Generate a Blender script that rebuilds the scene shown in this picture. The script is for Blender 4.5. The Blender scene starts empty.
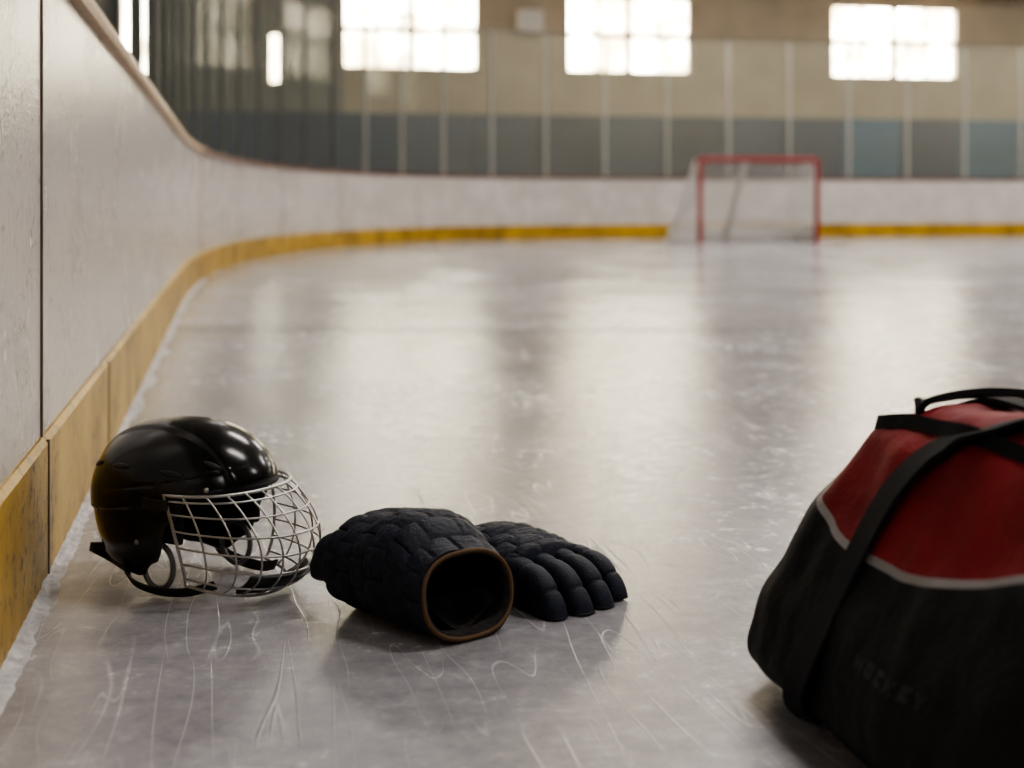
import bpy, bmesh, math, random
from mathutils import Vector, Matrix, noise
random.seed(4)
scene = bpy.context.scene
PI = math.pi
YAW = math.radians(11.3)          # camera is turned this much from the rink's long axis

# ------------------------------------------------------------------ helpers
def link(o, parent=None):
    scene.collection.objects.link(o)
    if parent is not None:
        o.parent = parent
    return o

def empty(name, loc=(0, 0, 0), rotz=0.0):
    e = bpy.data.objects.new(name, None)
    e.location = loc
    e.rotation_euler = (0, 0, rotz)
    e.empty_display_size = 0.1
    return link(e)

def mesh_obj(name, verts, faces, mat=None, parent=None, smooth=False, mats=None, fm=None):
    me = bpy.data.meshes.new(name)
    me.from_pydata([tuple(v) for v in verts], [], faces)
    if mats:
        for m in mats: me.materials.append(m)
    elif mat: me.materials.append(mat)
    if fm:
        for p, i in zip(me.polygons, fm): p.material_index = i
    if smooth:
        for p in me.polygons: p.use_smooth = True
    bm = bmesh.new(); bm.from_mesh(me)
    bmesh.ops.recalc_face_normals(bm, faces=bm.faces)
    bm.to_mesh(me); bm.free()
    me.update()
    return link(bpy.data.objects.new(name, me), parent)

class MB:
    """small mesh accumulator"""
    def __init__(s): s.v = []; s.f = []; s.m = []
    def box(s, c, size, mi=0, rot=None):
        b = len(s.v); hx, hy, hz = size[0]/2, size[1]/2, size[2]/2
        for dx, dy, dz in [(-1,-1,-1),(1,-1,-1),(1,1,-1),(-1,1,-1),(-1,-1,1),(1,-1,1),(1,1,1),(-1,1,1)]:
            p = Vector((dx*hx, dy*hy, dz*hz))
            if rot is not None: p = rot @ p
            s.v.append(p + Vector(c))
        for f in [(0,3,2,1),(4,5,6,7),(0,1,5,4),(1,2,6,5),(2,3,7,6),(3,0,4,7)]:
            s.f.append(tuple(b+i for i in f)); s.m.append(mi)
    def box2(s, lo, hi, mi=0):
        s.box([(a+b)/2 for a, b in zip(lo, hi)], [b-a for a, b in zip(lo, hi)], mi)
    def grid(s, rows, closed=False, mi=0):
        b = len(s.v); n = len(rows[0])
        for r in rows: s.v.extend(r)
        for i in range(len(rows)-1):
            for j in range(n if closed else n-1):
                k = (j+1) % n
                s.f.append((b+i*n+j, b+i*n+k, b+(i+1)*n+k, b+(i+1)*n+j)); s.m.append(mi)
    def obj(s, name, mats, parent=None, smooth=False):
        if not isinstance(mats, (list, tuple)): mats = [mats]
        return mesh_obj(name, s.v, s.f, parent=parent, smooth=smooth, mats=list(mats), fm=s.m)

def tubes(name, paths, r, mat, parent=None, cyclic=False, res=3):
    cu = bpy.data.curves.new(name, 'CURVE'); cu.dimensions = '3D'
    cu.bevel_depth = r; cu.bevel_resolution = res; cu.use_fill_caps = True
    for p in paths:
        sp = cu.splines.new('POLY'); sp.points.add(len(p)-1)
        for i, q in enumerate(p): sp.points[i].co = (q[0], q[1], q[2], 1)
        sp.use_cyclic_u = cyclic; sp.use_smooth = True
    cu.materials.append(mat)
    return link(bpy.data.objects.new(name, cu), parent)

def smooth_path(pts, n=10):
    P = [Vector(p) for p in pts]; out = []
    for i in range(len(P)-1):
        p0 = P[max(i-1, 0)]; p1 = P[i]; p2 = P[i+1]; p3 = P[min(i+2, len(P)-1)]
        for k in range(n):
            t = k/n
            out.append(0.5*((2*p1)+(p2-p0)*t+(2*p0-5*p1+4*p2-p3)*t*t+(3*p1-p0-3*p2+p3)*t**3))
    out.append(P[-1]); return out

def ribbon(name, path, wdir, width, thick, mat, parent=None):
    rows = []
    for i, p in enumerate(path):
        a = path[max(i-1, 0)]; b = path[min(i+1, len(path)-1)]
        t = (b-a).normalized(); w = Vector(wdir); w = (w - t*w.dot(t)).normalized()
        n = t.cross(w)
        rows.append([p + w*width/2 + n*thick/2, p - w*width/2 + n*thick/2,
                     p - w*width/2 - n*thick/2, p + w*width/2 - n*thick/2])
    m = MB(); m.grid(rows, closed=True)
    m.f.append((0,1,2,3)); m.m.append(0)
    k = len(rows)*4-4; m.f.append((k+3,k+2,k+1,k)); m.m.append(0)
    return m.obj(name, mat, parent)

def sstep(a, b, x):
    t = max(0, min(1, (x-a)/(b-a))); return t*t*(3-2*t)

# ------------------------------------------------------------------ materials
def new_mat(name):
    m = bpy.data.materials.new(name); m.use_nodes = True
    nt = m.node_tree; nt.nodes.clear()
    out = nt.nodes.new('ShaderNodeOutputMaterial')
    return m, nt, out

def N(nt, typ, **kw):
    n = nt.nodes.new(typ)
    for k, v in kw.items():
        if k in n.inputs.keys(): n.inputs[k].default_value = v
        else: setattr(n, k, v)
    return n

def principled(name, col, rough=0.5, metal=0.0, noise_amt=0.0, nscale=20, bump=0.0, bscale=200, coat=0.0, sheen=0.0, spec=.5):
    m, nt, out = new_mat(name)
    b = N(nt, 'ShaderNodeBsdfPrincipled')
    b.inputs['Base Color'].default_value = (*col, 1); b.inputs['Roughness'].default_value = rough
    b.inputs['Metallic'].default_value = metal; b.inputs['Coat Weight'].default_value = coat
    b.inputs['Sheen Weight'].default_value = sheen; b.inputs['Specular IOR Level'].default_value = spec
    tc = N(nt, 'ShaderNodeTexCoord')
    if noise_amt > 0:
        n = N(nt, 'ShaderNodeTexNoise', Scale=nscale, Detail=5.0)
        nt.links.new(tc.outputs['Object'], n.inputs['Vector'])
        r = N(nt, 'ShaderNodeValToRGB')
        r.color_ramp.elements[0].position = 0.3; r.color_ramp.elements[1].position = 0.7
        r.color_ramp.elements[0].color = (*[c*(1-noise_amt) for c in col], 1)
        r.color_ramp.elements[1].color = (*[min(1, c*(1+noise_amt)) for c in col], 1)
        nt.links.new(n.outputs['Fac'], r.inputs['Fac']); nt.links.new(r.outputs['Color'], b.inputs['Base Color'])
    if bump > 0:
        n2 = N(nt, 'ShaderNodeTexNoise', Scale=bscale, Detail=4.0)
        nt.links.new(tc.outputs['Object'], n2.inputs['Vector'])
        bp = N(nt, 'ShaderNodeBump', Strength=bump, Distance=0.002)
        nt.links.new(n2.outputs['Fac'], bp.inputs['Height']); nt.links.new(bp.outputs['Normal'], b.inputs['Normal'])
    nt.links.new(b.outputs['BSDF'], out.inputs['Surface'])
    return m

def mathn(nt, op, a, b=None, c=None):
    n = nt.nodes.new('ShaderNodeMath'); n.operation = op
    for i, x in enumerate([a, b, c]):
        if x is None: continue
        if isinstance(x, (int, float)): n.inputs[i].default_value = x
        else: nt.links.new(x, n.inputs[i])
    return n.outputs[0]

def maprange(nt, src, a, b, c=0.0, d=1.0):
    mr = N(nt, 'ShaderNodeMapRange'); mr.inputs['From Min'].default_value = a; mr.inputs['From Max'].default_value = b
    mr.inputs['To Min'].default_value = c; mr.inputs['To Max'].default_value = d
    nt.links.new(src, mr.inputs['Value']); return mr.outputs[0]

def contour(nt, vec, scale, sx, sy, rot, width, dist=0.6, detail=1.5):
    """thin curved lines = iso-lines of a stretched noise"""
    mp = N(nt, 'ShaderNodeMapping'); mp.inputs['Rotation'].default_value = (0, 0, rot)
    mp.inputs['Scale'].default_value = (sx, sy, 1); nt.links.new(vec, mp.inputs['Vector'])
    n = N(nt, 'ShaderNodeTexNoise', Scale=scale, Detail=detail, Distortion=dist)
    nt.links.new(mp.outputs['Vector'], n.inputs['Vector'])
    d = mathn(nt, 'ABSOLUTE', mathn(nt, 'SUBTRACT', n.outputs['Fac'], 0.5))
    return maprange(nt, d, 0, width, 1, 0)

def ice_material():
    m, nt, out = new_mat('ice')
    tc = N(nt, 'ShaderNodeTexCoord'); vec = tc.outputs['Object']
    b = N(nt, 'ShaderNodeBsdfPrincipled'); b.inputs['IOR'].default_value = 1.45
    b.inputs['Specular IOR Level'].default_value = 1.0
    big = N(nt, 'ShaderNodeTexNoise', Scale=1.3, Detail=5.0, Roughness=.6); nt.links.new(vec, big.inputs['Vector'])
    fine = N(nt, 'ShaderNodeTexNoise', Scale=22, Detail=8.0, Roughness=.76); nt.links.new(vec, fine.inputs['Vector'])
    mk = N(nt, 'ShaderNodeTexNoise', Scale=3.2, Detail=2.0); nt.links.new(vec, mk.inputs['Vector'])
    ma = maprange(nt, mk.outputs['Fac'], .46, .58); mb = maprange(nt, mk.outputs['Fac'], .54, .42)
    lines = None
    for i, (sc, sx, sy, rot, w, di) in enumerate([(1.6,1,.12,.5,.0014,.12),(2.0,1,.10,-.9,.0014,.08),(3.5,1,.12,1.3,.0026,.12),(5,1,.14,2.4,.0034,.15),(4,1,.12,2.9,.0028,.12),(9,1,.15,.1,.005,.15),(7,1,.12,1.75,.0045,.12)]):
        c = contour(nt, vec, sc, sx, sy, rot, w, di, 2.0)
        l = mathn(nt, 'MULTIPLY', c, ma if i % 2 else mb)
        lines = l if lines is None else mathn(nt, 'MAXIMUM', lines, l)
    # frosty granular scuffs where the surface has been chewed up
    frost = mathn(nt, 'MULTIPLY', maprange(nt, fine.outputs['Fac'], .54, .68), maprange(nt, big.outputs['Fac'], .44, .62, .15, 1))
    r = N(nt, 'ShaderNodeValToRGB')
    r.color_ramp.elements[0].position = .36; r.color_ramp.elements[0].color = (.25, .245, .275, 1)
    r.color_ramp.elements[1].position = .66; r.color_ramp.elements[1].color = (.50, .49, .52, 1)
    mixv = mathn(nt, 'ADD', mathn(nt, 'MULTIPLY', big.outputs['Fac'], .5), mathn(nt, 'MULTIPLY', fine.outputs['Fac'], .5))
    nt.links.new(mixv, r.inputs['Fac'])
    mx = N(nt, 'ShaderNodeMix', data_type='RGBA')
    nt.links.new(r.outputs['Color'], mx.inputs[6]); mx.inputs[7].default_value = (.85, .85, .87, 1)
    nt.links.new(mathn(nt, 'MAXIMUM', mathn(nt, 'MULTIPLY', lines, .36), mathn(nt, 'MULTIPLY', frost, .45)), mx.inputs[0])
    nt.links.new(mx.outputs[2], b.inputs['Base Color'])
    rr = maprange(nt, mixv, .40, .60, .075, .22)
    rr = mathn(nt, 'ADD', rr, mathn(nt, 'MULTIPLY', frost, .25))
    nt.links.new(mathn(nt, 'ADD', rr, mathn(nt, 'MULTIPLY', lines, .1)), b.inputs['Roughness'])
    h = mathn(nt, 'ADD', mathn(nt, 'MULTIPLY', fine.outputs['Fac'], 1.1), mathn(nt, 'MULTIPLY', big.outputs['Fac'], 2.0))
    h = mathn(nt, 'ADD', h, mathn(nt, 'MULTIPLY', lines, .5))
    bp = N(nt, 'ShaderNodeBump', Strength=.31, Distance=.004)
    nt.links.new(h, bp.inputs['Height']); nt.links.new(bp.outputs['Normal'], b.inputs['Normal'])
    nt.links.new(b.outputs['BSDF'], out.inputs['Surface'])
    return m

def scuffed(name, col, dark, amt=.5, rough=.3, speck=60, tint=.12, bump=.3):
    m, nt, out = new_mat(name)
    tc = N(nt, 'ShaderNodeTexCoord'); vec = tc.outputs['Object']
    b = N(nt, 'ShaderNodeBsdfPrincipled')
    n1 = N(nt, 'ShaderNodeTexNoise', Scale=speck, Detail=6.0, Roughness=.7); nt.links.new(vec, n1.inputs['Vector'])
    n2 = N(nt, 'ShaderNodeTexNoise', Scale=3, Detail=6.0, Roughness=.65); nt.links.new(vec, n2.inputs['Vector'])
    s = maprange(nt, n1.outputs['Fac'], .54, .66); s2 = maprange(nt, n2.outputs['Fac'], .40, .64)
    f = mathn(nt, 'ADD', mathn(nt, 'MULTIPLY', mathn(nt, 'MULTIPLY', s, mathn(nt, 'ADD', mathn(nt, 'MULTIPLY', s2, .8), .2)), amt), mathn(nt, 'MULTIPLY', s2, tint))
    # grime gathers toward the ice
    sx = N(nt, 'ShaderNodeSeparateXYZ'); nt.links.new(vec, sx.inputs[0])
    low = maprange(nt, sx.outputs['Z'], .45, .0, 0, .22)
    f = mathn(nt, 'ADD', f, mathn(nt, 'MULTIPLY', low, mathn(nt, 'ADD', n1.outputs['Fac'], -.1)))
    mx = N(nt, 'ShaderNodeMix', data_type='RGBA')
    mx.inputs[6].default_value = (*col, 1); mx.inputs[7].default_value = (*dark, 1)
    nt.links.new(f, mx.inputs[0]); nt.links.new(mx.outputs[2], b.inputs['Base Color'])
    nt.links.new(mathn(nt, 'ADD', mathn(nt, 'MULTIPLY', n2.outputs['Fac'], .3), rough-.1), b.inputs['Roughness'])
    bp = N(nt, 'ShaderNodeBump', Strength=bump, Distance=.003)
    nt.links.new(n1.outputs['Fac'], bp.inputs['Height']); nt.links.new(bp.outputs['Normal'], b.inputs['Normal'])
    nt.links.new(b.outputs['BSDF'], out.inputs['Surface'])
    return m

def glass_material():
    m, nt, out = new_mat('rink_glass')
    t = N(nt, 'ShaderNodeBsdfTransparent'); t.inputs[0].default_value = (.90, .92, .90, 1)
    g = N(nt, 'ShaderNodeBsdfGlossy'); g.inputs['Roughness'].default_value = .10
    d = N(nt, 'ShaderNodeBsdfDiffuse'); d.inputs[0].default_value = (.8, .77, .71, 1)  # pale warm diffuse puts the background haze into the panes, besides smudging
    tl = N(nt, 'ShaderNodeBsdfTranslucent'); tl.inputs[0].default_value = (.8, .77, .71, 1)
    fr = N(nt, 'ShaderNodeFresnel'); fr.inputs[0].default_value = 1.35
    m1 = N(nt, 'ShaderNodeMixShader'); nt.links.new(mathn(nt, 'MULTIPLY', fr.outputs[0], .035), m1.inputs[0])
    nt.links.new(t.outputs[0], m1.inputs[1]); nt.links.new(g.outputs[0], m1.inputs[2])
    m0 = N(nt, 'ShaderNodeMixShader'); m0.inputs[0].default_value = .5
    nt.links.new(d.outputs[0], m0.inputs[1]); nt.links.new(tl.outputs[0], m0.inputs[2])
    m2 = N(nt, 'ShaderNodeMixShader'); m2.inputs[0].default_value = .08
    nt.links.new(m1.outputs[0], m2.inputs[1]); nt.links.new(m0.outputs[0], m2.inputs[2])
    nt.links.new(m2.outputs[0], out.inputs['Surface'])
    return m

M_ice = ice_material()
M_board = scuffed('board_white', (.65, .615, .585), (.10, .08, .07), .85, .2, 40, .2, .6)
M_kick = scuffed('kick_yellow', (.54, .325, .015), (.06, .03, .01), 1.0, .36, 32, .5, .5)
M_cap_tan = principled('cap_tan', (.50, .36, .22), .45, noise_amt=.15)
M_cap_red = principled('cap_red', (.13, .035, .025), .5)
M_seam = principled('seam_dark', (.17, .13, .11), .7)
M_seam_or = principled('seam_orange', (.36, .2, .08), .6)
M_glass = glass_material()
M_post = principled('post_metal', (.40, .39, .36), .5, .0)
M_post_d = principled('post_metal_dark', (.10, .11, .105), .5, .0)
M_rail = principled('rail_metal', (.20, .18, .15), .5, .0)
M_wall = principled('wall_paint', (.46, .395, .30), .8, noise_amt=.12, nscale=1.5, bump=.3, bscale=30)  # beige raised and warmed, carrying the window haze in its colour
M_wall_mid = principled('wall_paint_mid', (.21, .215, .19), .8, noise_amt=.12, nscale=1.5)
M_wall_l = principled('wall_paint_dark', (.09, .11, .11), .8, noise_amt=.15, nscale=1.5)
M_ceil = principled('ceiling_paint', (.4, .36, .31), .8, noise_amt=.05)
M_conc = principled('concrete', (.25, .25, .25), .8, noise_amt=.2)
M_frame = principled('window_frame', (.34, .3, .25), .5)
M_pan = [principled('pad_blue_%d' % i, c, .6, noise_amt=.08) for i, c in enumerate(
    [(.034, .074, .13), (.052, .092, .15), (.026, .052, .095), (.04, .15, .26)])]
M_red = principled('goal_red', (.22, .010, .015), .4)
M_net = principled('net_white', (.75, .74, .72), .8)
M_pad = principled('goal_pad_white', (.6, .58, .56), .6)
M_steel = principled('cage_steel', (.50, .49, .48), .3, 1.0)
M_shell = principled('helmet_black', (.005, .005, .0055), .2, bump=.04, bscale=60, spec=.40)
M_foam = principled('foam_black', (.012, .012, .013), .8, bump=.3, bscale=300)
M_rub = principled('rubber_black', (.010, .010, .010), .55)
M_plas = principled('clear_grey_plastic', (.15, .15, .15), .3)
M_glove = principled('glove_navy', (.0085, .012, .026), .6, noise_amt=.35, nscale=60, bump=.6, bscale=380, spec=.32)
M_glove_in = principled('glove_lining', (.035, .032, .032), .95, noise_amt=.4, nscale=80, bump=.5, bscale=300, spec=.2)
M_tan = principled('glove_binding', (.13, .07, .03), .7, bump=.3, bscale=400)
M_web = principled('webbing_black', (.009, .009, .011), .75, bump=.6, bscale=500, spec=.3)
M_logo = principled('logo_print', (.019, .018, .0185), .6)
M_snow = principled('shaved_ice', (.52, .51, .53), .6, noise_amt=.3, nscale=40, bump=1.0, bscale=120)
M_housing = principled('lamp_housing', (.5, .5, .5), .5)

# ------------------------------------------------------------------ rink outline
def build_loop():
    pts = []
    def corner(cx, cy, ax, ay, n, a0, a1, k=160):
        for i in range(k+1):
            t = a0 + (a1-a0)*i/k
            c, s = math.cos(t), math.sin(t)
            pts.append(Vector((cx + ax*math.copysign(abs(c)**(2/n), c), cy + ay*math.copysign(abs(s)**(2/n), s), 0)))
    corner(7.3, 8.0, 7.6, 14.7, 2.4, PI, PI/2)
    corner(18.4, 8.0, 7.6, 14.7, 2.4, PI/2, 0)
    corner(18.0, -12.0, 8.0, 8.0, 2.0, 0, -PI/2)
    corner(7.7, -12.0, 8.0, 8.0, 2.0, -PI/2, -PI)
    pts.append(pts[0].copy())
    out = []; step = .16; acc = 0; nxt = 0
    for a, b in zip(pts[:-1], pts[1:]):
        L = (b-a).length
        if L < 1e-9: continue
        while nxt <= acc+L:
            out.append(a.lerp(b, (nxt-acc)/L)); nxt += step
        acc += L
    if (out[-1]-out[0]).length < .08: out.pop()
    return out, step
LOOP, STEP = build_loop()
NL = len(LOOP)
def frame_at(s):
    k = (s/STEP) % NL; i = int(k); f = k-i
    a = LOOP[i % NL]; b = LOOP[(i+1) % NL]
    t = (LOOP[(i+2) % NL]-LOOP[(i-1) % NL]).normalized()
    return a.lerp(b, f), t, Vector((-t.y, t.x, 0))
TAN = [(LOOP[(i+1) % NL]-LOOP[(i-1) % NL]).normalized() for i in range(NL)]
NOR = [Vector((-t.y, t.x, 0)) for t in TAN]

def sweep(name, prof, mat, parent, i0=0, i1=None, smooth=False):
    closed = i1 is None
    idx = list(range(NL))+[0] if closed else [i % NL for i in range(i0, i1+1)]
    rows = [[LOOP[i] + NOR[i]*o + Vector((0, 0, z)) for o, z in prof] for i in idx]
    m = MB(); m.grid(rows, closed=True)
    if not closed:
        n = len(prof); k = len(m.v)-n
        m.f.append(tuple(range(n))); m.f.append(tuple(range(k+n-1, k-1, -1))); m.m += [0, 0]
    return m.obj(name, mat, parent, smooth)

boards = empty('rink_boards')
sweep('board_panels', [(0, 0), (0, .99), (.1, .99), (.1, 0)], M_board, boards)
sweep('kick_plate', [(-.012, 0), (-.012, .215), (-.004, .225), (.02, .225), (.02, 0)], M_kick, boards)
n_tan0 = -int(20/STEP); n_tan1 = int(2.9/STEP)
capp = [(-.022, .98), (-.026, .995), (-.022, 1.015), (.12, 1.015), (.12, .98)]
sweep('cap_rail_tan', capp, M_cap_tan, boards, n_tan0, n_tan1)
sweep('cap_rail_red', capp, M_cap_red, boards, n_tan1, NL+n_tan0)
sm = MB()
def seam(s, z0, z1, w, o=-.003, mi=0):
    p, t, n = frame_at(s); R = Matrix((t, n, Vector((0, 0, 1)))).transposed()
    sm.box(p+n*(o+.004)+Vector((0, 0, (z0+z1)/2)), (w, .009, z1-z0), mi, R)
seam(2.33-8, .22, .98, .008); seam(2.33-8, 0, .22, .010, -.0135)
seam(3.44-8, 0, .22, .009, -.0135)
seam(2.9, .22, .98, .06, mi=1); seam(2.9, 0, .22, .03, -.0135)
k = 5.9
while k < 32:
    seam(k, .22, .98, .008); k += 2.45
sm.obj('panel_seams', [M_seam, M_seam_or], boards)
# shaved ice piled against the kick plate on the near side
rows = []
s_ = -9.0
while s_ < 3.0:
    p, t, n = frame_at(s_); r = []
    wv = .020+.026*(noise.noise(Vector((s_*3.3, 0, 5)))+.3)+.010*noise.noise(Vector((s_*21, 0, 5)))
    for k in range(8):
        q = k/7; nz_ = noise.noise(Vector((s_*28, q*5, 1)))
        r.append(p-n*(.012+q*max(.006, wv))+Vector((0, 0, max(-.001, .008*(1-q)**1.5*(1+1.2*nz_)-.0012*(q > .95)))))
    rows.append(r); s_ += .02
m = MB(); m.grid(rows); m.obj('shaved_ice_edge', M_snow, boards, True)

glass = empty('rink_glass_barrier')
sweep('glass_panes', [(.055, 1.015), (.055, 3.35), (.067, 3.35), (.067, 1.015)], M_glass, glass)
sweep('top_rail', [(.045, 3.35), (.045, 3.38), (.078, 3.38), (.078, 3.35)], M_rail, glass)
sp0 = next(i for i in range(NL) if LOOP[i].x > 8.2)*STEP
pm = MB(); k = sp0-1.1*36
while k < 62:
    p, t, n = frame_at(k); R = Matrix((t, n, Vector((0, 0, 1)))).transposed()
    pm.box(p+n*.061+Vector((0, 0, 2.19)), (.038, .045, 2.34), 1 if k < 11 else 0, R)
    k += 1.1
pm.obj('glass_posts', [M_post, M_post_d], glass)

# ice surface
me = bpy.data.meshes.new('floor'); bm = bmesh.new()
vs = [bm.verts.new(p) for p, n in zip(LOOP, NOR)]
f = bm.faces.new(vs); f.normal_update()
if f.normal.z < 0: f.normal_flip()
bm.to_mesh(me); bm.free(); me.materials.append(M_ice)
ice = link(bpy.data.objects.new('floor', me))
M_line = principled('ice_line_paint', (.13, .13, .16), .8, spec=.05)
a = Vector((-.25, 6.75, .0012)); b_ = Vector((2.75, 6.1, .0012))
d_ = (b_-a).normalized(); w_ = Vector((-d_.y, d_.x, 0))*.024
mesh_obj('ice_crack_line', [a-w_, b_-w_, b_+w_, a+w_], [(0, 1, 2, 3)], M_line, ice)

# ------------------------------------------------------------------ building
RX0, RX1, RY0, RY1, RZ = -2.6, 28.5, -23.0, 26.0, 7.2
def wall_box(name, lo, hi, mat):
    m = MB(); m.box2(lo, hi); return m.obj(name, mat)
wall_box('floor_slab', (RX0-.3, RY0-.3, -.3), (RX1+.3, RY1+.3, -.02), M_conc)
wall_box('ceiling', (RX0-.3, RY0-.3, RZ), (RX1+.3, RY1+.3, RZ+.3), M_ceil)
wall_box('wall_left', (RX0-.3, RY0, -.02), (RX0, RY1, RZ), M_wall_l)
wall_box('wall_right', (RX1, RY0, -.02), (RX1+.3, RY1, RZ), M_wall)
wall_box('wall_front', (RX0, RY0-.3, -.02), (RX1, RY0, RZ), M_wall)
WIN = [(2.0, 4.55, 3.07, 4.55), (6.26, 8.74, 3.07, 4.55), (11.66, 14.4, 3.07, 4.52), (17.4, 20.0, 3.07, 4.52),
       (22.5, 25.0, 3.07, 4.52), (.64, .96, 2.75, 3.72), (-1.97, -1.5, 2.5, 4.4)]  # last two: added openings standing in for reflections in the curved glass
xs = sorted({RX0, RX1} | {w[0] for w in WIN} | {w[1] for w in WIN})
m = MB()
for x0, x1 in zip(xs[:-1], xs[1:]):
    w = next((w for w in WIN if w[0] <= x0+1e-6 and w[1] >= x1-1e-6), None)
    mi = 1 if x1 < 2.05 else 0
    if w is None: m.box2((x0, RY1, -.02), (x1, RY1+.3, RZ), mi)
    else:
        m.box2((x0, RY1, -.02), (x1, RY1+.3, w[2]), mi); m.box2((x0, RY1, w[3]), (x1, RY1+.3, RZ), mi)
m.obj('wall_back', [M_wall, M_wall_mid])
for i, (x0, x1, z0, z1) in enumerate(WIN):
    m = MB(); e = .05
    m.box2((x0, RY1+.02, z0), (x1, RY1+.14, z0+e)); m.box2((x0, RY1+.02, z1-e), (x1, RY1+.14, z1))
    m.box2((x0, RY1+.02, z0+e), (x0+e, RY1+.14, z1-e)); m.box2((x1-e, RY1+.02, z0+e), (x1, RY1+.14, z1-e))
    if x1-x0 > 1:
        xc = (x0+x1)/2; zc = (z0+z1)/2
        m.box2((xc-.06, RY1+.03, z0+e), (xc+.06, RY1+.12, z1-e))
        m.box2((x0+e, RY1+.05, zc-.055), (x1-e, RY1+.1, zc+.055))
        for q in (.25, .75):
            xq = x0+(x1-x0)*q; m.box2((xq-.03, RY1+.05, z0+e), (xq+.03, RY1+.09, z1-e))
    m.obj('window_%d' % (i+1), M_frame)  # numbering also covers the two added reflection openings
m = MB(); pw = 1.25; x = 9.37-pw*9; j = 0
cols = [2, 0, 2, 0, 1, 0, 2, 1, 2, 1, 0, 3, 0, 3, 3, 0, 3, 1, 0, 3, 1, 0, 1]
while x < RX1-1.3:
    m.box2((max(RX0+.02, x+.012), RY1-.06, .0), (x+pw-.012, RY1-.001, 2.25), cols[j % len(cols)]); x += pw; j += 1
m.obj('wall_padding', M_pan+[M_frame])
m = MB()
m.box2((RX0+.02, RY1-.5, 4.72), (RX1-.02, RY1-.3, 5.02))
m.obj('steel_beam', M_frame)
sp = empty('wall_speaker', (5.5, RY1-.2, 4.0))
m = MB(); m.box((0, 0, 0), (.46, .3, .40)); m.box((0, -.155, 0), (.38, .02, .32)); m.box((0, .15, .1), (.08, .12, .3))
M_spk = principled('speaker_white', (.72, .70, .66), .6)
m.obj('speaker_box', M_spk, sp)

# ------------------------------------------------------------------ hockey goal
goal = empty('hockey_goal', (7.53, 19.3, 0))
W, H, DT, DB = .90, 1.22, .5, 1.2
fr = [[(-W, 0, 0), (-W, 0, H-.04), (-W+.04, 0, H), (W-.04, 0, H), (W, 0, H-.04), (W, 0, 0)]]
tubes('posts_and_crossbar', fr, .040, M_red, goal)
basep = smooth_path([(-W, 0, .035), (-W-.22, .45, .035), (-W-.15, .95, .035), (-.45, DB, .035), (.45, DB, .035), (W+.1, .95, .035), (W+.16, .45, .035), (W, 0, .035)], 8)
topp = smooth_path([(-W, 0, H), (-W+.02, .3, H-.01), (-W+.2, DT, H-.02), (0, DT+.05, H-.02), (W-.2, DT, H-.02), (W-.02, .3, H-.01), (W, 0, H)], 8)
tubes('base_frame', [basep], .035, M_pad, goal)
tubes('top_frame', [topp], .018, M_red, goal)
tubes('center_brace', [[(0, DT+.05, H-.02), (-.08, DB, .03)]], .05, M_pad, goal)
def samp(P, t):
    k = t*(len(P)-1); i = min(int(k), len(P)-2); return P[i].lerp(P[i+1], k-i)
strands = []; NS, NV = 64, 20
for i in range(NS+1):
    t = i/NS; a = samp(basep, t); b = samp(topp, t)
    strands.append([a.lerp(b, k/4)+Vector((0, .05*math.sin(PI*k/4), 0)) for k in range(5)])
for j in range(NV+1):
    q = j/NV
    strands.append([samp(basep, t/24).lerp(samp(topp, t/24), q)+Vector((0, .05*math.sin(PI*q), 0)) for t in range(25)])
for i in range(1, 32):
    a = samp(topp, i/64); b = samp(topp, 1-i/64); strands.append([a, b])
for i in range(1, 30):
    x = -W+2*W*i/30; strands.append([Vector((x, 0, H)), Vector((x, DT*min(1, (W-abs(x))/.3+.4), H-.02))])
tubes('net_mesh', strands, .005, M_net, goal, res=0)
m = MB(); rows = [[samp(basep, t/60)+Vector((0, 0, z)) for z in (.0, .2)] for t in range(0, 61)]
m.grid(rows); m.obj('net_skirt', M_net, goal)

# ------------------------------------------------------------------ gear is laid out on axes turned to face along the boards
GEAR = Matrix.Rotation(-YAW, 4, 'Z')
def gpos(x, y, z=0): return GEAR @ Vector((x, y, z))

# ---- helmet (local: face +x, z up, origin at skull centre)
hel = empty('hockey_helmet', gpos(-.506, 2.22, .136), -YAW-math.radians(30))
TH = [(0, 74), (35, 75), (55, 80), (68, 98), (78, 126), (95, 141), (118, 136), (145, 126), (180, 122)]
def thmax(ph):
    a = abs(math.degrees(math.atan2(math.sin(ph), math.cos(ph))))
    for (a0, t0), (a1, t1) in zip(TH[:-1], TH[1:]):
        if a <= a1:
            return math.radians(t0+(t1-t0)*sstep(a0, a1, a))
    return math.radians(TH[-1][1])
def dome(th, ph, k=0.0):
    c, s = math.cos(ph), math.sin(ph)
    ax = .155 if c > 0 else .168
    st = math.sin(th)**(.82 if th < PI/2 else .5)
    x = (ax-k)*c*st; y = (.119-k)*s*st*(1-.06*abs(c))
    z = ((.110 if th < PI/2 else .135)-k)*math.cos(th)
    return Vector((x-.01, y, z))
def shell_pt(th, ph, k=0.0):
    p = dome(th, ph, k)
    if k == 0.0:
        n = Vector((p.x/.15, p.y/.115, p.z/.12)).normalized()
        d = .004*sstep(.056, .044, abs(p.y)+.10*max(0, -p.x))*sstep(.0, .05, p.z)
        zz = p.z-.004-.16*p.x-1.2*max(0, p.x-.05)**2
        d += .0045*sstep(-.003, .003, zz)
        d -= .0020*sstep(.004, .0, abs(zz-.028))*sstep(.14, .06, abs(p.x))
        p = p + n*d
    return p
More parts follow.
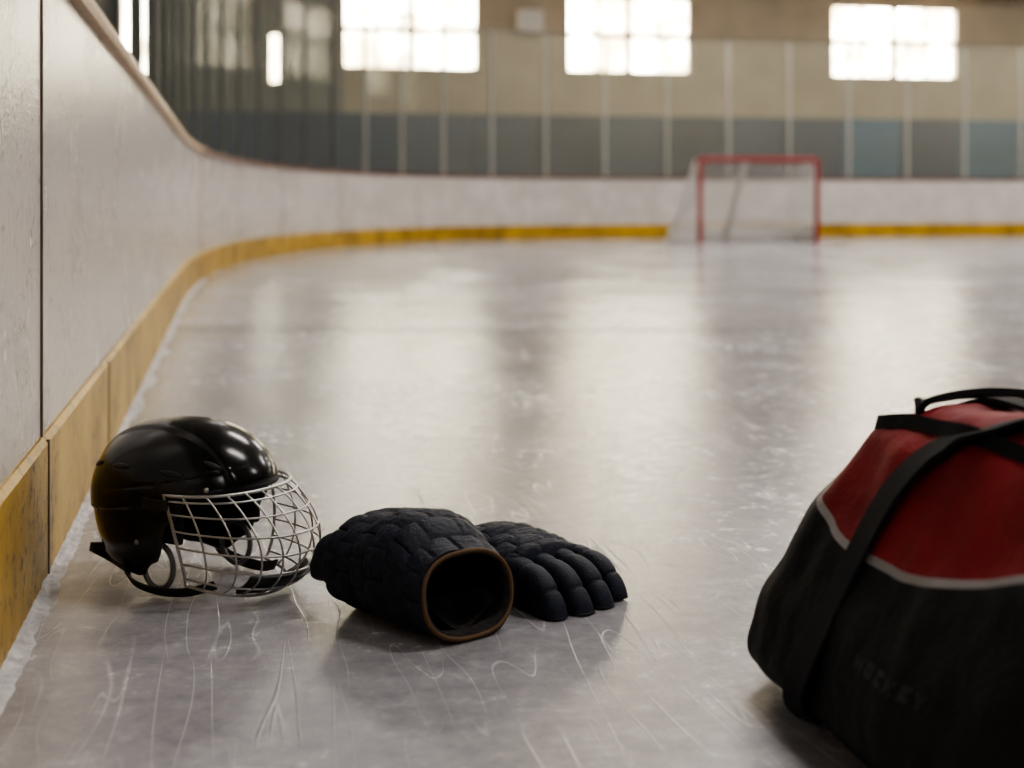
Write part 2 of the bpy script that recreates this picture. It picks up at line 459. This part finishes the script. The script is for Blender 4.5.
def shell_mesh(name, k, mat, shrink=0.0, thick=.006):
    nu, nv = 220, 120; rows = []
    for i in range(nv+1):
        r = []
        for j in range(nu):
            ph = 2*PI*j/nu; tm = thmax(ph)-shrink
            r.append(shell_pt(max(.002, tm*i/nv), ph, k))
        rows.append(r)
    m = MB(); m.grid(rows, closed=True)
    o = m.obj(name, mat, hel, True)
    s = o.modifiers.new('t', 'SOLIDIFY'); s.thickness = thick; s.offset = 0
    return o
shell_mesh('shell', 0.0, M_shell)
shell_mesh('foam_liner', .014, M_foam, .07, .014)
edge = [shell_pt(thmax(2*PI*j/192), 2*PI*j/192, 0.0) for j in range(192)]
tubes('edge_trim', [edge], .0042, M_rub, hel, cyclic=True)
m = MB()
def disc(c, n, r, rr, mi, h=.003):
    n = n.normalized()
    a = Vector((1, 0, 0)); a = (a-n*a.dot(n)).normalized(); b = n.cross(a)
    rows = [[c+n*hh+a*math.cos(t)*r*f+b*math.sin(t)*rr*f for t in [2*PI*q/20 for q in range(20)]] for hh, f in [(-h, 1), (h*.6, 1), (h, .8), (h, .01)]]
    m.grid(rows, closed=True, mi=mi)
for sy in (-1, 1):
    for ph, th, r, rr, mi in [(66, 62, .018, .0045, 0), (104, 60, .02, .0045, 0), (135, 64, .018, .0045, 0), (38, 56, .015, .0045, 0),
                          (72, 88, .004, .004, 1), (88, 112, .004, .004, 1), (128, 96, .004, .004, 1), (44, 74, .004, .004, 1)]:
        p = shell_pt(math.radians(th), math.radians(ph)*sy)
        p2 = shell_pt(math.radians(th+3), math.radians(ph)*sy); p3 = shell_pt(math.radians(th), math.radians(ph+3)*sy)
        n = (p2-p).cross(p3-p); n = n if n.dot(p) > 0 else -n
        disc(p+n.normalized()*.002, n, r, rr, mi)
m.obj('vents_and_screws', [M_rub, M_steel], hel, True)
def cage(ph, t):
    ext = .155+.066*math.sin(PI*min(1, t*.95))**.8+.016*t
    wd = .120-.028*t**2.2
    xc = .035+.02*t
    c, s = math.cos(ph), math.sin(ph)
    z = .026-.155*t
    if t > .8: ext -= .02*((t-.8)/.2)**2
    return Vector((xc+(ext-xc)*abs(c)**.85*(1 if c > 0 else -1), wd*math.copysign(abs(s)**.9, s), z+.018*(1-c)*t))
A = math.radians(84)
horiz = [[cage(-A+2*A*i/40, t) for i in range(41)] for t in (.2, .38, .56, .74)]
vert = [[cage(ph, k/20) for k in range(21)] for ph in [math.radians(q) for q in (-70, -52, -36, -21, -7, 7, 21, 36, 52, 70)]]
tubes('cage_wires', horiz+vert, .0016, M_steel, hel)
outer = [cage(-A+2*A*i/40, 0) for i in range(41)]+[cage(A, k/14) for k in range(1, 15)]+[cage(A-2*A*i/40, 1) for i in range(1, 41)]+[cage(-A, 1-k/14) for k in range(1, 14)]
tubes('cage_frame', [outer], .0026, M_steel, hel, cyclic=True)
tubes('cage_double_wires', [[cage(-A+2*A*i/40, .06) for i in range(41)], [cage(-A+2*A*i/40, .91) for i in range(41)]], .0017, M_steel, hel)
rows = []
for i in range(13):
    ph = math.radians(-40+80*i/12)
    rows.append([cage(ph, t)*1.0-Vector((.006, 0, 0)) for t in (.80, .86, .92, .98)])
m = MB(); m.grid(rows); o = m.obj('chin_cup', M_rub, hel, True)
s_ = o.modifiers.new('t', 'SOLIDIFY'); s_.thickness = .006
rings = []
for sy in (-1, 1):
    rings.append([(0.012+.030*math.cos(t), sy*(.088), -.092+.034*math.sin(t)) for t in [2*PI*q/28 for q in range(28)]])
tubes('ear_loops', rings, .0045, M_plas, hel, cyclic=True)
# black plastic J-clips that hold the cage frame to the shell
for sy in (-1, 1):
    ribbon('cage_clip', smooth_path([(.012, sy*.122, .012), (.030, sy*.127, .012), (.050, sy*.126, .012), (.062, sy*.120, .012)], 5), (0, 0, 1), .016, .005, M_rub, hel)
for sy in (-1, 1):
    ribbon('chin_strap', smooth_path([(-.045, sy*.098, -.085), (-.03, sy*.104, -.115), (.02, sy*.100, -.126), (.07, sy*.088, -.124), (.11, sy*.07, -.112)], 8), (0, sy*.6, .8), .016, .003, M_rub, hel)
ribbon('back_strap', smooth_path([(-.10, -.075, -.078), (-.150, -.07, -.085), (-.168, -.045, -.098), (-.15, -.03, -.112), (-.09, -.05, -.118)], 8), (0, .2, 1), .012, .003, M_rub, hel)
m = MB()
for sy in (-1, 1):
    for c, sz in [((.03, sy*.088, -.03), (.06, .014, .05)), ((-.03, sy*.09, -.055), (.05, .014, .05))]:
        m.box(c, sz)
m.box((-.13, 0, -.03), (.014, .09, .05))
o = m.obj('cheek_pads', M_foam, hel); bv = o.modifiers.new('b', 'BEVEL'); bv.width = .006; bv.segments = 3

# ---- hockey glove (local: cuff opening at x=0, fingers toward +x, z up, palm down)
def bulge(x, p=.2): return abs(math.sin(PI*x))**p
def glove(name, loc, rot, side=1, curl=1.0, hh=.056, ch=None, cuffw=.074, kw=.072, L=.185, nrow=4.2, ncell=10, fr_=.0205, fl=1.0, sp_=.5):
    g = empty(name, loc, rot)
    ch = ch or hh
    def sect(s, th, k=0.0):
        w = cuffw+(kw-cuffw)*sstep(0, .5, s)
        h = (ch+(hh-ch)*sstep(0, .4, s))*(1-.10*sstep(0.3, 1, s))
        cl = 1-.30*sstep(.90, 1.0, s)
        c, sn = math.cos(th), math.sin(th)
        y = w*math.copysign(abs(c)**.8, c)*cl; z = h*math.copysign(abs(sn)**.85, sn)*cl
        d = 0
        if k == 0:
            rowi = s*nrow
            stag = .5*(int(rowi) % 2)
            u_ = th/(2*PI)*ncell+stag
            top = sstep(-.8, -.45, sn)
            d = .0085*(bulge(rowi, .14)*bulge(u_, .14)-.75)*top*sstep(.0, .04, s)
            d += .0015*math.sin(PI*(rowi % 1))*top
            d += .005*noise.noise(Vector((s*5, y*18, z*18+kw*100)))
            d += .0012*noise.noise(Vector((s*40, y*110, z*110)))*top
        n = Vector((0, y/w/w, z/h/h)).normalized()
        return Vector((s*L + .012*(sn)*(1-s), y, z+h*cl+.001))+n*(d-k)
    NS_, NT_ = 160, 280
    m = MB()
    rows = [[sect(i/NS_, 2*PI*j/NT_) for j in range(NT_)] for i in range(NS_+1)]
    cz = hh*.8
    rows.append([Vector((L+.003, 0, cz))+(p-Vector((L, 0, cz)))*.02 for p in rows[-1]])
    m.grid(rows, closed=True)
    for v in m.v: v.z = max(v.z, .002)
    m.obj('padded_back', M_glove, g, True)
    m = MB()
    rows = [[sect(s, 2*PI*j/60, .010+.006*s) for j in range(60)] for s in [0, .05, .2, .4, .6, .75]]
    rows.append([Vector((.75*L, 0, .05))+(p-Vector((.75*L, 0, .05)))*.02 for p in rows[-1]])
    rim = [sect(0, 2*PI*j/60, .0) for j in range(60)]
    m.grid([rim]+rows, closed=True); m.obj('cuff_lining', M_glove_in, g, True)
    ring = [sect(.0, 2*PI*j/60, .004) for j in range(60)]
    for p in ring: p.z = max(p.z, .005)
    tubes('cuff_binding', [ring], .0032, M_tan, g, cyclic=True)
    m = MB(); rows = []
    for i in range(14):
        r = []
        for j in range(24):
            t = j/23; a_ = math.radians(200+140*t); q = i/13
            r.append(Vector((.01+.10*q, .75*cuffw*math.cos(a_)*(1-.15*q), ch+ch*.72*math.sin(a_)*(1-.1*q)+.006*math.sin(9*t+4*q))))
        rows.append(r)
    m.grid(rows); m.obj('tongue', M_glove_in, g, True)
    lens = [.098*fl, .110*fl, .104*fl, .086*fl]
    for k in range(4):
        y0 = side*(kw*1.5*sp_-kw*sp_*k)
        rr = fr_ if k < 3 else fr_*.93
        nseg = 80; path = []; p = Vector((L-.035, y0, hh*1.02))
        fan = side*(.08-.055*k)
        total = lens[k]+.04
        for i in range(nseg+1):
            q = i/nseg; ang = -curl*(sstep(.12, .95, q)*1.35)
            path.append(p.copy())
            p = p+Vector((math.cos(ang)*math.cos(fan), math.cos(ang)*math.sin(fan), math.sin(ang)))*total/nseg
        rows = []
        for i, p in enumerate(path):
            q = i/nseg; a_ = path[max(0, i-1)]; b2 = path[min(nseg, i+1)]
            t = (b2-a_).normalized(); sd = Vector((-math.sin(fan), math.cos(fan), 0)); up = t.cross(sd)
            rad = rr*(1-.08*q)*math.sqrt(max(.0, 1-max(0, (q-.84)/.16)**2))
            rad = max(rad, .0004)
            r = []
            for j in range(32):
                th = 2*PI*j/32; c, sn = math.cos(th), math.sin(th)
                d = .006*(bulge(q*3.1+.1, .22)-.8)*sstep(-.5, .2, sn)*sstep(.95, .85, q)
                r.append(p+(sd*math.copysign(abs(c)**.8, c)*.93+up*math.copysign(abs(sn)**.8, sn)*1.12)*(rad+d if rad > .01 else rad))
            rows.append(r)
        m = MB(); m.grid(rows, closed=True)
        for v in m.v: v.z = max(v.z, .003)
        m.obj('finger_%d' % (k+1), M_glove, g, True)
    path = smooth_path([(L*.42, side*kw*.65, .040), (L*.62, side*kw*1.02, .036), (L*.85, side*kw*1.15, .032), (L*1.05, side*kw*1.08, .028)], 14)
    rows = []
    for i, p in enumerate(path):
        q = i/(len(path)-1); t = (path[min(i+1, len(path)-1)]-path[max(i-1, 0)]).normalized()
        sd = Vector((0, 0, 1)).cross(t).normalized(); up = t.cross(sd)
        rad = .025*(1-.12*q)*math.sqrt(max(.0006, 1-max(0, (q-.78)/.22)**2))
        r = []
        for j in range(28):
            th = 2*PI*j/28; d = .005*(bulge(q*2.3+.1, .25)-.8)*(q < .85)
            r.append(p+(sd*math.cos(th)+up*math.sin(th))*max(.0004, rad+(d if rad > .012 else 0)))
        rows.append(r)
    m = MB(); m.grid(rows, closed=True)
    for v in m.v: v.z = max(v.z, .003)
    m.obj('thumb', M_glove, g, True)
    return g
glove('hockey_glove', gpos(-.060, 1.925), math.atan2(.77, -.64)-YAW, side=-1, curl=1.3, hh=.077, ch=.060, cuffw=.080, kw=.097, L=.235, nrow=6.2, ncell=12, fr_=.038, fl=.28, sp_=.42)
glove('hockey_glove', gpos(-.052, 2.245), math.atan2(-.74, .67)-YAW, side=-1, curl=.95, hh=.043, cuffw=.080, kw=.080, L=.175, nrow=5.2, ncell=11, fr_=.0235, fl=1.05)

# ---- duffel bag (local: +y runs from far end to near end, x across, z up)
bag = empty('sports_duffel_bag', gpos(.516, 1.90), math.radians(180+12)-YAW)
BL, BH = .76, .365
def bw(z): return .290*(1-.655*max(0, min(1, z/BH))**1.15)
def bag_raw(s, th):
    c, sn = math.cos(th), math.sin(th)
    e = (max(0, 1-abs(2*s-1)**9))**(1/2.6)
    X = math.copysign(abs(c)**.36, c); Z = math.copysign(abs(sn)**.5, sn)
    zz = BH/2+Z*BH/2*(e**.6)
    sag = 1-.06*sstep(.25, 0, s)*max(0, Z)
    zz *= sag
    x = bw(zz)*X*e
    y = s*BL+.15*(zz/BH)**1.3*(1-s)**3
    return Vector((x, y, zz))
def bag_surf(s, th, off=0.0):
    q = bag_raw(s, th)
    w1 = noise.noise(q*4+Vector((8, 1, 7)))*.014; w2 = noise.noise(Vector((q.x*8, q.y*6+q.z*6, q.z*20)))*.009
    w3 = noise.noise(Vector((q.x*10+5, q.y*22, q.z*9)))*.006
    n = Vector((q.x, 0, (q.z-BH/2)*1.1)); n = n.normalized() if n.length > 1e-5 else Vector((0, -1, 0))
    p = q+n*((w1+w2+w3)*sstep(0.0, .06, q.z)+off)
    p.z = max(.002, p.z)
    return p, q
def bag_at(y, th, off):
    lo, hi = 0.02, .98
    for _ in range(24):
        mid = (lo+hi)/2
        if bag_raw(mid, th).y < y: lo = mid
        else: hi = mid
    return bag_surf(lo, th, off)[0]
dist = []; nu, nv = 190, 240
m = MB(); rows = []
for i in range(nu+1):
    s = .5-.5*math.cos(PI*i/nu); r = []
    for j in range(nv):
        p, q = bag_surf(s, 2*PI*j/nv)
        r.append(p)
        zb = .206+.085*sstep(.38, .76, q.y)+.03*sstep(.27, .13, q.y)
        dist.append(min(q.z-zb, (q.y-.13-.16*(q.z-.2))*.8, (BL-.07-q.y)))
    rows.append(r)
m.grid(rows, closed=True)
def bag_material():
    mt, nt, out = new_mat('bag_fabric')
    b = N(nt, 'ShaderNodeBsdfPrincipled'); b.inputs['Roughness'].default_value = .65
    b.inputs['Specular IOR Level'].default_value = .3
    at = N(nt, 'ShaderNodeAttribute'); at.attribute_name = 'panel'
    tc = N(nt, 'ShaderNodeTexCoord')
    n1 = N(nt, 'ShaderNodeTexNoise', Scale=9, Detail=6.0); nt.links.new(tc.outputs['Object'], n1.inputs['Vector'])
    redr = N(nt, 'ShaderNodeValToRGB'); redr.color_ramp.elements[0].position = .3; redr.color_ramp.elements[1].position = .7
    redr.color_ramp.elements[0].color = (.20, .013, .017, 1); redr.color_ramp.elements[1].color = (.34, .026, .030, 1)
    nt.links.new(n1.outputs['Fac'], redr.inputs['Fac'])
    isred = mathn(nt, 'GREATER_THAN', at.outputs['Fac'], 0.0)
    pipe = mathn(nt, 'LESS_THAN', mathn(nt, 'ABSOLUTE', at.outputs['Fac']), .0045)
    mx = N(nt, 'ShaderNodeMix', data_type='RGBA'); mx.inputs[6].default_value = (.008, .008, .009, 1)
    nt.links.new(isred, mx.inputs[0]); nt.links.new(redr.outputs['Color'], mx.inputs[7])
    m2 = N(nt, 'ShaderNodeMix', data_type='RGBA'); nt.links.new(pipe, m2.inputs[0]); nt.links.new(mx.outputs[2], m2.inputs[6])
    m2.inputs[7].default_value = (.36, .34, .34, 1)
    nt.links.new(m2.outputs[2], b.inputs['Base Color'])
    n2 = N(nt, 'ShaderNodeTexNoise', Scale=14, Detail=8.0, Roughness=.6); nt.links.new(tc.outputs['Object'], n2.inputs['Vector'])
    bp = N(nt, 'ShaderNodeBump', Strength=.6, Distance=.014); nt.links.new(n2.outputs['Fac'], bp.inputs['Height'])
    nt.links.new(bp.outputs['Normal'], b.inputs['Normal']); nt.links.new(b.outputs['BSDF'], out.inputs['Surface'])
    return mt
body = m.obj('bag_body', bag_material(), bag, True)
at = body.data.attributes.new('panel', 'FLOAT', 'POINT')
for i, d in enumerate(dist): at.data[i].value = d
def rad(a): return math.radians(a)
# local +x is the viewer's left after the half-turn; theta 0 = +x side, 90 = top
def strap(sgn, y0, tz=0.0):
    pts = []
    for th, dy in [(-52, 0), (-35, .0), (-15, .01), (5, .02), (22, .045), (40, .08), (55, .12)]:
        t = rad(th) if sgn > 0 else rad(180-th)
        pts.append(bag_at(y0+dy, t, .006))
    pts.append(Vector((sgn*.05, y0+.15, .374+tz))); pts.append(Vector((-sgn*.01, y0+.18, .382+tz)))
    pts.append(Vector((-sgn*.06, y0+.20, .376+tz)))
    if sgn > 0:
        pts.append(Vector((-.10, y0+.21, .36))); pts.append(bag_at(y0+.22, rad(140), .008))
    ribbon('handle_strap', smooth_path(pts, 8), (0, 1, .25), .050, .005, M_web, bag)
strap(1, .28); strap(-1, .27, -.012)
ribbon('side_zip', smooth_path([bag_at(y, rad(48), .004) for y in (.17, .24, .31, .38, .45, .52, .6)], 6), (.4, 0, -1), .018, .006, M_web, bag)
ribbon('top_zip', smooth_path([bag_at(y, rad(90), .005) for y in (.17, .26, .35, .44, .53, .62)], 6), (1, 0, 0), .03, .006, M_web, bag)
ribbon('end_grab_handle', smooth_path([bag_at(.21, rad(68), .004), bag_at(.22, rad(76), .010), bag_at(.22, rad(90), .013), bag_at(.22, rad(104), .010), bag_at(.21, rad(112), .004)], 8), (0, 1, .3), .028, .008, M_web, bag)
# printed lettering: block letters built from short strokes lying on the fabric
FONT = {'H': ['101', '111', '101'], 'O': ['111', '101', '111'], 'C': ['111', '100', '111'], 'K': ['101', '110', '101'], 'E': ['111', '110', '111'], 'Y': ['101', '010', '010']}
m = MB(); y = .395
for ch_ in 'HOCKEY':
    for r_, row in enumerate(FONT[ch_]):
        for c_, v in enumerate(row):
            if v == '1':
                y0 = y+c_*.0055; y1 = y0+.0055
                # height rows expressed as section angles just below the bag's mid height
                t0 = rad(-4.6-.9*r_); t1 = rad(-5.5-.9*r_)
                i0 = len(m.v); m.v += [bag_at(y0, t0, .003), bag_at(y1, t0, .003), bag_at(y1, t1, .003), bag_at(y0, t1, .003)]
                m.f.append((i0, i0+1, i0+2, i0+3)); m.m.append(0)
    y += .024
m.obj('printed_lettering', M_logo, bag)

# ------------------------------------------------------------------ lights
w = bpy.data.worlds.new('sky'); scene.world = w; w.use_nodes = True
nt = w.node_tree; nt.nodes.clear()
o = nt.nodes.new('ShaderNodeOutputWorld'); bg = nt.nodes.new('ShaderNodeBackground')
tc = nt.nodes.new('ShaderNodeTexCoord'); nz = nt.nodes.new('ShaderNodeTexNoise'); nz.inputs['Scale'].default_value = 38; nz.inputs['Detail'].default_value = 4
rp = nt.nodes.new('ShaderNodeValToRGB'); rp.color_ramp.elements[0].position = .38; rp.color_ramp.elements[1].position = .6
rp.color_ramp.elements[0].color = (.34, .26, .15, 1); rp.color_ramp.elements[1].color = (1, .88, .70, 1)
nt.links.new(tc.outputs['Generated'], nz.inputs['Vector']); nt.links.new(nz.outputs['Fac'], rp.inputs['Fac'])
nt.links.new(rp.outputs['Color'], bg.inputs['Color']); bg.inputs['Strength'].default_value = 36
nt.links.new(bg.outputs[0], o.inputs['Surface'])

def lamp(x, y, power, sx=2.4, sy=.7, col=(1, .94, .88)):
    e = empty('unseen_ceiling_lamp', (x, y, 6.6))
    m = MB(); m.box((0, 0, .09), (sx+.1, sy+.1, .12)); m.box((-sx*.4, 0, .36), (.03, .03, .46)); m.box((sx*.4, 0, .36), (.03, .03, .46))
    m.obj('housing', M_housing, e)
    l = bpy.data.lights.new('tube_light', 'AREA'); l.shape = 'RECTANGLE'; l.size = sx; l.size_y = sy; l.energy = power; l.color = col
    lo = link(bpy.data.objects.new('tube_light', l), e)
lamp(1.5, 18.9, 90, 1.2, .5)
for x, y, p in [(8, 16, 380), (15, 17, 380), (3.5, 9, 240), (10, 9, 240), (3.5, 2.5, 165), (9.5, 1.0, 150), (3, -6, 165), (21, 16, 260)]:  # out of view; far row added for backlight, near ones as camera-side fill
    lamp(x, y, p)

# ------------------------------------------------------------------ camera
cam = bpy.data.cameras.new('camera'); co = link(bpy.data.objects.new('camera', cam))
co.location = (0, 0, .60); co.rotation_euler = (PI/2, 0, -YAW)
cam.sensor_width = 36; cam.lens = 1400*36/1024; cam.shift_y = -182/1024
cam.clip_start = .05; cam.clip_end = 200
cam.dof.use_dof = True; cam.dof.focus_distance = 2.08; cam.dof.aperture_fstop = 2.9
scene.camera = co
scene.view_settings.view_transform = 'AgX'
scene.view_settings.look = 'AgX - Medium High Contrast'
scene.view_settings.exposure = 0.2
